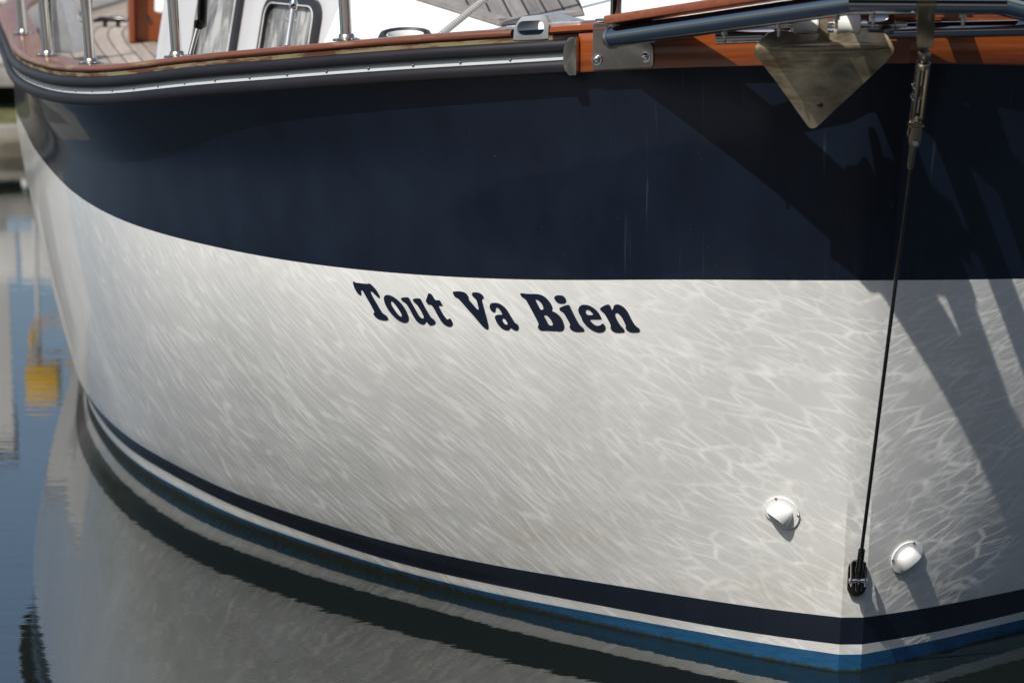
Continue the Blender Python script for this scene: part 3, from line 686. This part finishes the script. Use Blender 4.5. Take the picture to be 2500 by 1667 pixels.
# clam-shell vents on either bow
def vent(s, z, port, yaw):
    p, ts, tz, n = hframe(s, z, port)
    ux = Vector((ts.x, ts.y, ts.z)) if port else -ts      # towards picture right on both sides
    ca, sa = math.cos(yaw), math.sin(yaw); ex = ux*ca+tz*sa; ey = -ux*sa+tz*ca
    w = .0305
    # flange: half-round top, flat foot
    out = [(w*1.34*math.cos(a), -.004+w*1.30*math.sin(a)) for a in np.linspace(-.25, math.pi+.25, 23)] + [(-w*1.0, -.026), (-w*.7, -.030), (w*.7, -.030), (w*1.0, -.026)]
    sgn = 1 if ex.cross(ey).dot(n) > 0 else -1
    bm = bmesh.new(); prism(bm, out, p+n*.0005, ex, ey, .0035*sgn, .001); root = finish('vent_cover', bm, MT['plastic'], boat)
    # shell: half a dome, hollow, its mouth facing down
    bm = bmesh.new(); rows = []
    yt, ym, dep = .021, -.019, .026
    for a in np.linspace(0, math.pi, 21):                  # left foot -> crest -> right foot
        row = []
        for t in np.linspace(0, 1, 11):                    # mouth -> back of the dome
            q = math.cos(t*math.pi/2)**.55; k = 1-.06*t
            row.append(bm.verts.new(p+ex*(w*.93*k*math.cos(a)*max(q, .0))+ey*(ym+.013*math.sin(a)+(yt-ym-.013*math.sin(a))*math.sin(t*math.pi/2))+n*(.002+dep*math.sin(a)**.8*q)))
        rows.append(row)
    for A, B in zip(rows, rows[1:]):
        for k in range(10): bm.faces.new((A[k], A[k+1], B[k+1], B[k]))
    bmesh.ops.remove_doubles(bm, verts=bm.verts, dist=1e-4)
    bmesh.ops.recalc_face_normals(bm, faces=bm.faces)
    bmesh.ops.solidify(bm, geom=bm.faces[:], thickness=.0024)
    finish('shell', bm, MT['plastic'], root, 60)
    for x, y in ((-.0305, .0195), (.0305, .0195), (.002, -.0245)):
        bm = bmesh.new(); dome(bm, p+ex*x+ey*y+n*.0042, n, .0034, .0018, 12, 3); finish('screw', bm, MT['dull'], root)
vent(.131, .3647, False, R_(-36)); vent(.092, .263, True, R_(36))

# bow platform: bent tube frame, boards, brackets
CS, CP = Vector((.6129, 4.45, 1.4834)), Vector((.8742, 4.45, 1.4830))
e0 = rail(.445, .030, .068); e1 = rail(.445, .030, .068, True)
bm = bmesh.new(); tube(bm, [e0, CS, CP, e1], .0215, 28); frame_o = finish('platform_frame', bm, MT['tube'], boat)
for q in (CS, CP):
    bm = bmesh.new(); 
for port, ee in ((False, e0), (True, e1)):
    # L-shaped bracket plate lying on the bow board
    sgn = 1 if port else -1
    p = rail(.484, .0245, .004, port); q = rail(.365, .0245, .004, port); ux = (q-p); L = ux.length; ux.normalize(); uz = Vector((0, 0, 1)); nn = (rail(.45, .2, 0, port)-rail(.45, 0, 0, port)).normalized()
    sg = 1 if ux.cross(uz).dot(nn) > 0 else -1
    out = [(.004, 0), (L-.004, 0), (L, .004), (L, .040), (L-.008, .050), (.060, .090), (.004, .096), (0, .092), (0, .004)]
    bm = bmesh.new(); prism(bm, out, p, ux, uz, .0042*sg, .0012); br = finish('bracket', bm, MT['dull'], boat)
    bm = bmesh.new(); box(bm, p+ux*.035-nn*.030+uz*.0995, (.033, .036, .0022), rz=math.atan2(ux.y, ux.x), bevel=.001); finish('bracket_top', bm, MT['dull'], br)
    for x, z, r in ((.010, .021, .0092), (L-.016, .021, .0082)):
        bm = bmesh.new(); dome(bm, p+ux*x+uz*z+nn*.0042, nn, r, r*.8, 20, 6, .003); finish('bolt', bm, MT['steel'], br)
    d = (CS if not port else CP)-ee; d.normalize()
    bm = bmesh.new(); lathe(bm, ee-d*.004, d, [(.0225, 0), (.0245, .006), (.0225, .013)], 24); finish('weld_collar', bm, MT['dull'], br)
    if not port:
        b = p+ux*.033-nn*.028+uz*.1015
        bm = bmesh.new(); tube(bm, [b, b+Vector((.012, .01, .6))], .0118, 18); pst = finish('pulpit_post', bm, MT['tube'], boat)
        bm = bmesh.new(); lathe(bm, b, (0, 0, 1), [(.0165, 0), (.0145, .003), (.0122, .006)], 20); finish('weld_collar', bm, MT['dull'], pst)
# cross tube lying over the bow board
bm = bmesh.new(); tube(bm, [(.40, 4.84, 1.396), (.60, 4.80, 1.4066), (1.04, 4.80, 1.416), (1.10, 4.83, 1.416)], .0158, 20); finish('cross_tube', bm, MT['tube'], boat)
# boards: along both frame tubes, and slats between them
def board(p, q, w, th, side, name='platform_board', lab=None):
    p, q = Vector(p), Vector(q); d = (q-p).normalized(); n2 = Vector((-d.y, d.x, 0)).normalized()*side; up = d.cross(n2).normalized()
    if up.z < 0: up = -up
    L = (q-p).length
    out = [(0, 0), (L, 0), (L, w)] + [(0, w)]
    out = [(.010, 0), (L-.006, 0), (L, .006), (L, w-.006), (L-.006, w), (.010, w), (0, w-.010), (0, .010)]
    bm = bmesh.new(); sg = 1 if d.cross(n2).dot(up) > 0 else -1
    prism(bm, out, p, d, n2, th*sg, .004); return finish(name, bm, MT['plankred'], boat, label=lab)
def on(a, b, t, up, side): 
    v = a.lerp(b, t); return v+Vector((side, 0, up))
board(on(e0, CS, .035, .0235, -.036), on(e0, CS, 1.06, .0235, -.036), .078, .0175, -1 if (Vector((-(CS-e0).y, (CS-e0).x, 0)).x) < 0 else 1)
board(on(e1, CP, .035, .0235, .036), on(e1, CP, 1.06, .0235, .036), .078, .0175, 1 if (Vector((-(CP-e1).y, (CP-e1).x, 0)).x) < 0 else -1)
for x0, x1, w in ((.655, .630, .052), (.745, .742, .05), (.855, .815, .052)):
    a = Vector((x0-w/2, 4.86, 1.458)); b_ = Vector((x1-w/2, 4.485, 1.507)); board(a, b_, w, .0165, -1 if (Vector((-(b_-a).y, (b_-a).x, 0)).x) < 0 else 1)
for y, z in ((4.79, 1.445), (4.54, 1.468)):
    bm = bmesh.new(); box(bm, (.744, y, z), (.24 if y > 4.6 else .16, .016, .0085), bevel=.003); finish('platform_bearer', bm, MT['plankred'], boat)
for x, y, z in [(.650, 4.455, 1.4622), (.812, 4.455, 1.4622)] + [tuple(e0.lerp(CS, q)-Vector((0, 0, .0205))) for q in (.94, .72, .5)]:
    bm = bmesh.new(); lathe(bm, (x, y, z), (0, 0, -1), [(.0065, 0), (.0065, .006), (.0032, .007), (.0032, .022), (.0026, .023)], 12); finish('bolt', bm, MT['dull'], frame_o)

# bow rollers
for x in (.556, .636):
    bm = bmesh.new(); lathe(bm, (x-.024, 4.70, 1.429), (1, 0, 0), [(.022, 0), (.024, .003), (.020, .024), (.024, .045), (.022, .048)], 24); finish('roller', bm, MT['plastic'], boat)
bm = bmesh.new(); lathe(bm, (.676, 4.70, 1.4295), (1, 0, 0), [(.020, 0), (.020, .048), (.012, .052)], 24); finish('roller_hub', bm, MT['tube'], boat)
bm = bmesh.new(); tube(bm, [(.50, 4.70, 1.429), (.75, 4.70, 1.429)], .007, 12); finish('roller_pin', bm, MT['steel'], boat)

# bobstay from the platform to the stem
top = Vector((.7417, 4.45, 1.4832)); B0 = Vector((.7423, 4.43, 1.408)); B9 = Vector((.7368, 5.030, .2537)); dv = (B9-B0).normalized()
bm = bmesh.new(); lathe(bm, top-Vector((.0175, 0, 0)), (1, 0, 0), [(.0222, 0), (.0238, .001), (.0238, .034), (.0222, .035)], 28); bob = finish('bobstay_clamp', bm, MT['bronze'], boat)
bm = bmesh.new(); tw = [(-.0165, 0), (.0165, 0), (.0150, -.055), (.0135, -.075), (-.0135, -.075), (-.0165, -.055)]
prism(bm, tw, top+Vector((-.0005, -.0228, -.004)), (1, 0, 0), (0, .03, 1), -.005, .0015); finish('clamp_tongue', bm, MT['bronze'], bob)
bm = bmesh.new(); dome(bm, B0+Vector((.001, .006, .008)), (0, -1, .1), .0105, .008, 20, 5, .004); finish('clamp_bolt', bm, MT['steel'], bob)
def along(t): return B0+dv*t
bm = bmesh.new(); lathe(bm, along(.012), dv, [(.0095, 0), (.0115, .004), (.0095, .018), (.006, .022), (.006, .032)], 18); ts_ = finish('turnbuckle', bm, MT['bronze'], boat)
# open body: four bars between two collars
u1, v1 = frame_of(dv)
if u1.y > 0: u1 = -u1
for k in range(4):
    a = R_(45+90*k); o = (u1*math.cos(a)+v1*math.sin(a))*.0098
    bm = bmesh.new(); tube(bm, [along(.036)+o*.7, along(.044)+o, along(.148)+o, along(.156)+o*.7], .0052, 8); finish('side_bar', bm, MT['bronze'], ts_)
for t0, t1 in ((.034, .048), (.144, .158)):
    bm = bmesh.new(); lathe(bm, along(t0), dv, [(.011, 0), (.0138, .003), (.0138, t1-t0-.003), (.011, t1-t0)], 8); finish('collar', bm, MT['bronze'], ts_)
for t0, t1 in ((.04, .082), (.112, .156)):
    bm = bmesh.new(); tube(bm, [along(t0), along(t1)], .0052, 12); finish('threaded_rod', bm, MT['steel'], ts_)
for t in (.085, .109):
    bm = bmesh.new(); c = along(t)+u1*.011
    tube(bm, [c+v1*.013, c+v1*.006+u1*.003, c-v1*.006+u1*.003, c-v1*.013], .0014, 8); finish('split_pin', bm, MT['steel'], ts_)
# toggle fork and wire
tg = bmesh.new(); c = along(.160); lathe(tg, c, dv, [(.0072, 0), (.0095, .003), (.0095, .009), (.007, .012)], 16); tgo = finish('toggle', tg, MT['bronze'], boat)
for sd_ in (-1, 1):
    bm = bmesh.new(); o = along(.166)+v1*sd_*.0125
    prism(bm, [(-.010, 0), (.010, 0), (.012, .030), (.008, .044), (-.008, .044), (-.012, .030)], o-v1*.0025, u1, dv, .005 if u1.cross(dv).dot(v1) > 0 else -.005, .0015); finish('fork_cheek', bm, MT['bronze'], tgo)
bm = bmesh.new(); box(bm, along(.170), (.0145, .0105, .004), bevel=.001); finish('fork_bridge', bm, MT['bronze'], tgo)
bm = bmesh.new(); tube(bm, [along(.198)-v1*.018, along(.198)+v1*.019], .0055, 12); finish('clevis_pin', bm, MT['steel'], tgo)
bm = bmesh.new(); lathe(bm, along(.186), dv, [(.006, 0), (.0105, .006), (.0105, .018), (.0072, .030), (.0068, .075), (.004, .080)], 16); finish('swage', bm, MT['bronze'], tgo)
Lb = (B9-B0).length
bm = bmesh.new(); tube(bm, [along(.25), along(Lb-.055)], .0040, 12); wire = finish('bobstay_wire', bm, MT['blackened'], boat)
bm = bmesh.new(); lathe(bm, along(Lb-.066), dv, [(.0045, 0), (.0074, .003), (.0074, .048), (.0088, .054), (.0088, .066), (.0072, .072)], 18); finish('swage', bm, MT['blackened'], wire)
# eye plate on the stem
pc = Vector((.7395, 5.077, .2274))
bm = bmesh.new(); prism(bm, rounded(.040, .086, .0195, 8), pc+Vector((0, .001, 0)), (1, 0, 0), (0, -.187, .982), .0065, .002)
eye = finish('eye_plate', bm, MT['blackened'], boat)
bm = bmesh.new(); tube(bm, [pc+Vector((0, -.003, .014)), pc+Vector((-.0005, -.026, .012)), pc+Vector((-.001, -.034, -.004)), pc+Vector((0, -.026, -.018)), pc+Vector((0, -.003, -.022))], .0068, 14); finish('eye', bm, MT['blackened'], eye)
for sx in (-1, 1):
    bm = bmesh.new(); prism(bm, [(-.006, .044), (.006, .044), (.008, .0), (.004, -.010), (-.004, -.010), (-.008, .0)], pc+Vector((sx*.0145-.0018-.002, -.033, .0)), (0, -1, 0), (0, .05, 1), -.0036, .001); finish('fork_cheek', bm, MT['steel'], eye)
    bm = bmesh.new(); dome(bm, pc+Vector((sx*.0165-.002, -.033, .002)), (sx, 0, 0), .0068, .004, 14, 4); finish('pin_head', bm, MT['steel'], eye)
bm = bmesh.new(); tube(bm, [pc+Vector((-.019, -.033, .002)), pc+Vector((.016, -.033, .002))], .005, 12); finish('clevis_pin', bm, MT['steel'], eye)

# ------------------------------------------------------------------ anchor hanging under the platform
anc = empty('anchor', (.592, 4.68, 1.40), 'dull triangular anchor blade hanging point down under the bow platform', 'anchor')
k_ = 1/5.227/6000*4.66
raw = [(215, 530), (232, 440), (290, 365), (400, 272), (520, 240), (640, 246), (760, 268), (880, 285), (1030, 276), (1180, 270), (1320, 268), (1450, 255), (1580, 218), (1700, 198), (1790, 208),
       (1860, 240), (1920, 310), (1970, 390), (2000, 465), (1985, 530), (1905, 640), (1700, 850), (1500, 1052), (1300, 1250), (1110, 1445), (1060, 1488), (1015, 1497), (970, 1475), (820, 1280), (690, 1110), (480, 840), (300, 622), (240, 570)]
def fl(px, py, n=0.):
    u = (px-1110)*k_; v = (480-py)*k_*1.06
    crease = -.10*abs(u)                                 # wings fall back from the middle
    if v > 0: y = 4.675+v*.44; z = 1.3823+v*.95
    else: y = 4.675-.36*v; z = 1.3823+v*.965
    return Vector((.5918+u, y-crease*.5-n, z))
def inside_grid():
    bm = bmesh.new(); A = [bm.verts.new((x, y, 0)) for x, y in raw]; bm.faces.new(A)
    bmesh.ops.triangulate(bm, faces=bm.faces[:]); 
    for _ in range(3): bmesh.ops.subdivide_edges(bm, edges=[e for e in bm.edges if e.calc_length() > 90], cuts=1)
    bmesh.ops.triangulate(bm, faces=bm.faces[:])
    r = bmesh.ops.extrude_face_region(bm, geom=bm.faces[:]); top_v = [g for g in r['geom'] if isinstance(g, bmesh.types.BMVert)]
    st = set(top_v)
    for v in bm.verts: v.co = fl(v.co.x, v.co.y, .0 if v in st else .007)
    return bm
finish('fluke', inside_grid(), MT['fluke'], anc, 40)
bm = bmesh.new(); tube(bm, [fl(420, 455, .009), fl(900, 445, .009), fl(1450, 432, .009), fl(1880, 430, .009)], [.004, .0085, .0085, .004], 12); finish('cross_rib', bm, MT['fluke'], anc)
bm = bmesh.new(); prism(bm, [(-.026, -.012), (.016, -.012), (.006, .006), (.0065, .10), (-.0065, .10), (-.0065, .006)], fl(1095, 350, .012)+Vector((0, -.002, 0)), (1, 0, 0), (0, .25, 1), -.016, .002); finish('shank', bm, MT['fluke'], anc, label='sunlit tan shank rising between the white rollers')
bm = bmesh.new(); dome(bm, fl(1100, 1180, .0068), (0, -1, .3), .006, .003, 14, 4); finish('rivet', bm, MT['blackened'], anc)

# ------------------------------------------------------------------ rope on the foredeck
def mat_rope():
    M = NT('grey_braided_rope'); M.set(Roughness=.85, Specular_IOR_Level=.2)
    w = M.n('TexWave', wave_type='BANDS', bands_direction='DIAGONAL'); w.inputs['Scale'].default_value = 55; w.inputs['Distortion'].default_value = 2
    M.l(M.obj(), w.inputs['Vector'])
    M.base(M.ramp(w.outputs[1], [(.2, (.20, .19, .185)), (.7, (.46, .44, .42))])); M.bump(w.outputs[1], .6, .003); return M.m
MT['rope'] = mat_rope()
bm = bmesh.new()
rp = [(-.30, 6.0, 1.292), (-.25, 6.02, 1.296), (-.21, 6.04, 1.300), (-.188, 6.05, 1.306), (-.0685, 6.15, 1.397), (.55, 6.67, 1.87)]
tube(bm, rp, .0088, 12); ro = finish('mooring_rope', bm, MT['rope'])
tag(ro, 'grey braided rope rising from behind the rail across the white foredeck', 'rope')
# ------------------------------------------------------------------ the bank behind
MT['grassmat'] = simple('short_grass', (.070, .072, .018), .9, var=.5, scale=14, bump=.3)
MT['stone'] = simple('bank_stone', (.105, .09, .062), .85, var=.45, scale=7, bump=.5)
MT['palestone'] = simple('pale_kerb_stone', (.22, .205, .175), .8, var=.25, scale=6, bump=.3)
MT['greywood'] = simple('grey_jetty_wood', (.30, .28, .26), .8, var=.35, scale=9, bump=.2)
MT['darkwood_shade'] = simple('timber_and_shade', (.030, .027, .022), .8, var=.4, scale=8)
MT['paint'] = simple('white_wall_paint', (.72, .71, .69), .6, var=.06, scale=3)
MT['roof'] = simple('dark_roof_felt', (.07, .068, .07), .8)
MT['yellow'] = simple('yellow_plastic', (.72, .42, .02), .4, coat=.3, var=.06)
MT['orange'] = simple('orange_plastic', (.70, .20, .02), .4, var=.06)
bm = bmesh.new(); ys = [15.02, 15.5, 16.6, 19, 25, 42, 120, 400]; zs = [.15, .18, .24, .28, .35, .5, .8, 1.4]
xs = np.linspace(-60, 60, 61); V = [[bm.verts.new((x, y, z+(.02*math.sin(x*1.7+y) if y < 50 else 0))) for x in xs] for y, z in zip(ys, zs)]
for i in range(len(ys)-1):
    for k in range(len(xs)-1): bm.faces.new((V[i][k], V[i][k+1], V[i+1][k+1], V[i+1][k]))
for x in (0,): pass
tag(finish('grass_bank', bm, MT['grassmat']), 'low grassy bank beyond the water', 'grass bank', kind='structure')
bm = bmesh.new(); x = -14.
rnd = random.Random(3)
while x < 14:
    w = rnd.uniform(.22, .5); zt = rnd.uniform(.075, .10); box(bm, (x+w/2, 14.8+rnd.uniform(-.02, .02), zt/2-.1), (w/2-.006, .12, zt/2+.1), bevel=.02, rz=rnd.uniform(-.03, .03)); x += w
tag(finish('stone_edging', bm, MT['stone']), 'brown rough stone edging along the waterline of the grassy bank', 'stone edging')
bm = bmesh.new(); x = -14.
while x < 14:
    w = rnd.uniform(.5, .9); box(bm, (x+w/2, 14.96, .075+rnd.uniform(-.006, .006)), (w/2-.008, .07, .09), bevel=.012); x += w
tag(finish('kerb_stones', bm, MT['palestone']), 'pale kerb stones between the brown edging and the grass', 'kerb')
# jetty
jt = empty('jetty', (-5.2, 15.7, .2), 'grey plank jetty on dark posts at the left edge above the bank', 'jetty')
bm = bmesh.new()
for i in range(16): box(bm, (-7.5+i*.29, 16.45, .485+.004*(i % 2)), (.14, .85, .018), bevel=.004)
finish('deck_planks', bm, MT['greywood'], jt)
bm = bmesh.new(); box(bm, (-5.3, 15.58, .405), (2.32, .04, .06), bevel=.006); finish('edge_beam', bm, MT['greywood'], jt)
for x in (-7.4, -6.1, -4.8, -3.6):
    bm = bmesh.new(); tube(bm, [(x, 15.75, .05), (x, 15.75, .46)], .075, 14); finish('post', bm, MT['darkwood_shade'], jt)
bm = bmesh.new(); box(bm, (-5.3, 15.95, .28), (2.25, .03, .16)); finish('underdeck_shade', bm, MT['darkwood_shade'], jt)  # dark panel standing in for the shade under the jetty
fe = empty('fender', (-3.09, 15.50, .40), 'small white fender hanging from the jetty', 'fender')
bm = bmesh.new(); lathe(bm, (-3.09, 15.50, .175), (0, 0, 1), [(.008, 0), (.019, .006), (.025, .02), (.025, .085), (.019, .10), (.008, .106), (.006, .115)], 18); finish('fender_body', bm, MT['plastic'], fe)
bm = bmesh.new(); tube(bm, [(-3.09, 15.50, .285), (-3.085, 15.52, .42)], .004, 8); finish('lanyard', bm, MT['rope'], fe)
# low white fence
fn = empty('white_fence', (-2, 17.0, .2), 'low white board fence standing behind the jetty', 'fence')
bm = bmesh.new()
for k in range(40): box(bm, (-6.0+k*.30, 17.0, .96), (.135, .012, .17), bevel=.003)
finish('boards', bm, MT['paint'], fn)
bm = bmesh.new(); box(bm, (-.15, 17.03, .85), (6.0, .018, .03)); finish('rail', bm, MT['paint'], fn)
for x in np.arange(-6, 6.1, 2.0):
    bm = bmesh.new(); box(bm, (x, 17.09, .66), (.04, .04, .44)); finish('post', bm, MT['darkwood_shade'], fn)
# white hut
hut = empty('hut', (-5.05, 16.9, .25), 'white painted hut on the bank left of the lifebuoy stand', 'hut')
bm = bmesh.new(); box(bm, (-5.30, 17.54, 1.29), (1.62, .85, 1.09), rz=R_(12), bevel=.01); finish('wall', bm, MT['paint'], hut)
bm = bmesh.new(); box(bm, (-5.30, 17.54, 2.40), (1.64, .87, .018), rz=R_(12), bevel=.004); finish('roof', bm, MT['palestone'], hut)
bm = bmesh.new(); box(bm, (-4.67, 16.80, 1.10), (.40, .015, .90), rz=R_(12), bevel=.004); dr = finish('door', bm, MT['greywood'], hut)
bm = bmesh.new(); dome(bm, (-4.374, 16.845, 1.10), (.2, -1, 0), .03, .03); finish('handle', bm, MT['blackened'], dr)
# lifebuoy stand
lb = empty('lifebuoy_stand', (-3.3, 16.8, .22), 'yellow lifebuoy stand with box and ring beside the white hut', 'lifebuoy stand')
bm = bmesh.new(); tube(bm, [(-3.30, 16.83, .15), (-3.30, 16.83, 1.93)], .014, 14); finish('post', bm, MT['paint'], lb)
bm = bmesh.new(); box(bm, (-3.26, 16.74, 1.80), (.115, .07, .13), bevel=.02); finish('locker', bm, MT['yellow'], lb)
bm = bmesh.new(); c = Vector((-3.17, 16.74, 1.53))
tube(bm, [c+Vector((.165*math.cos(a), 0, .165*math.sin(a))) for a in np.linspace(R_(80), R_(-200), 30)], .022, 12); finish('ring', bm, MT['yellow'], lb)

# ------------------------------------------------------------------ the quay the picture is taken from (mirrored in the polished steel and gelcoat), plus an unseen slope added to cut skylight
MT['paving'] = simple('quay_paving', (.17, .16, .15), .85, var=.25, scale=3, bump=.2)
MT['slope'] = simple('blocking_slope_dark', (.042, .045, .030), .9, var=.6, scale=1.3, bump=.5)
bm = bmesh.new(); box(bm, (0, -15.6, -.35), (60, 17.0, .47), bevel=.02)
tag(finish('quay', bm, MT['paving']), 'paved quay on the near side of the water', 'quay', kind='structure')
rnd = random.Random(11); xs = np.linspace(-70, 70, 57); prof = [(-14.0, .1), (-14.8, 4.5), (-16.2, 9.5), (-18.5, 13.5), (-23, 16.0), (-34, 17.5), (-60, 18.5)]
bm = bmesh.new(); V = [[bm.verts.new((x+rnd.uniform(-.7, .7), y+rnd.uniform(-.8, .8), max(.1, z+(rnd.uniform(-1.1, 1.1) if z > 1 else 0)))) for x in xs] for y, z in prof]
for i in range(len(prof)-1):
    for k in range(len(xs)-1): bm.faces.new((V[i][k], V[i+1][k], V[i+1][k+1], V[i][k+1]))
tag(finish('blocking_slope', bm, MT['slope']), 'unseen dark slope added behind the camera to cut skylight', 'skylight_blocker', kind='structure')  # put in behind the camera to keep sky light off the hull
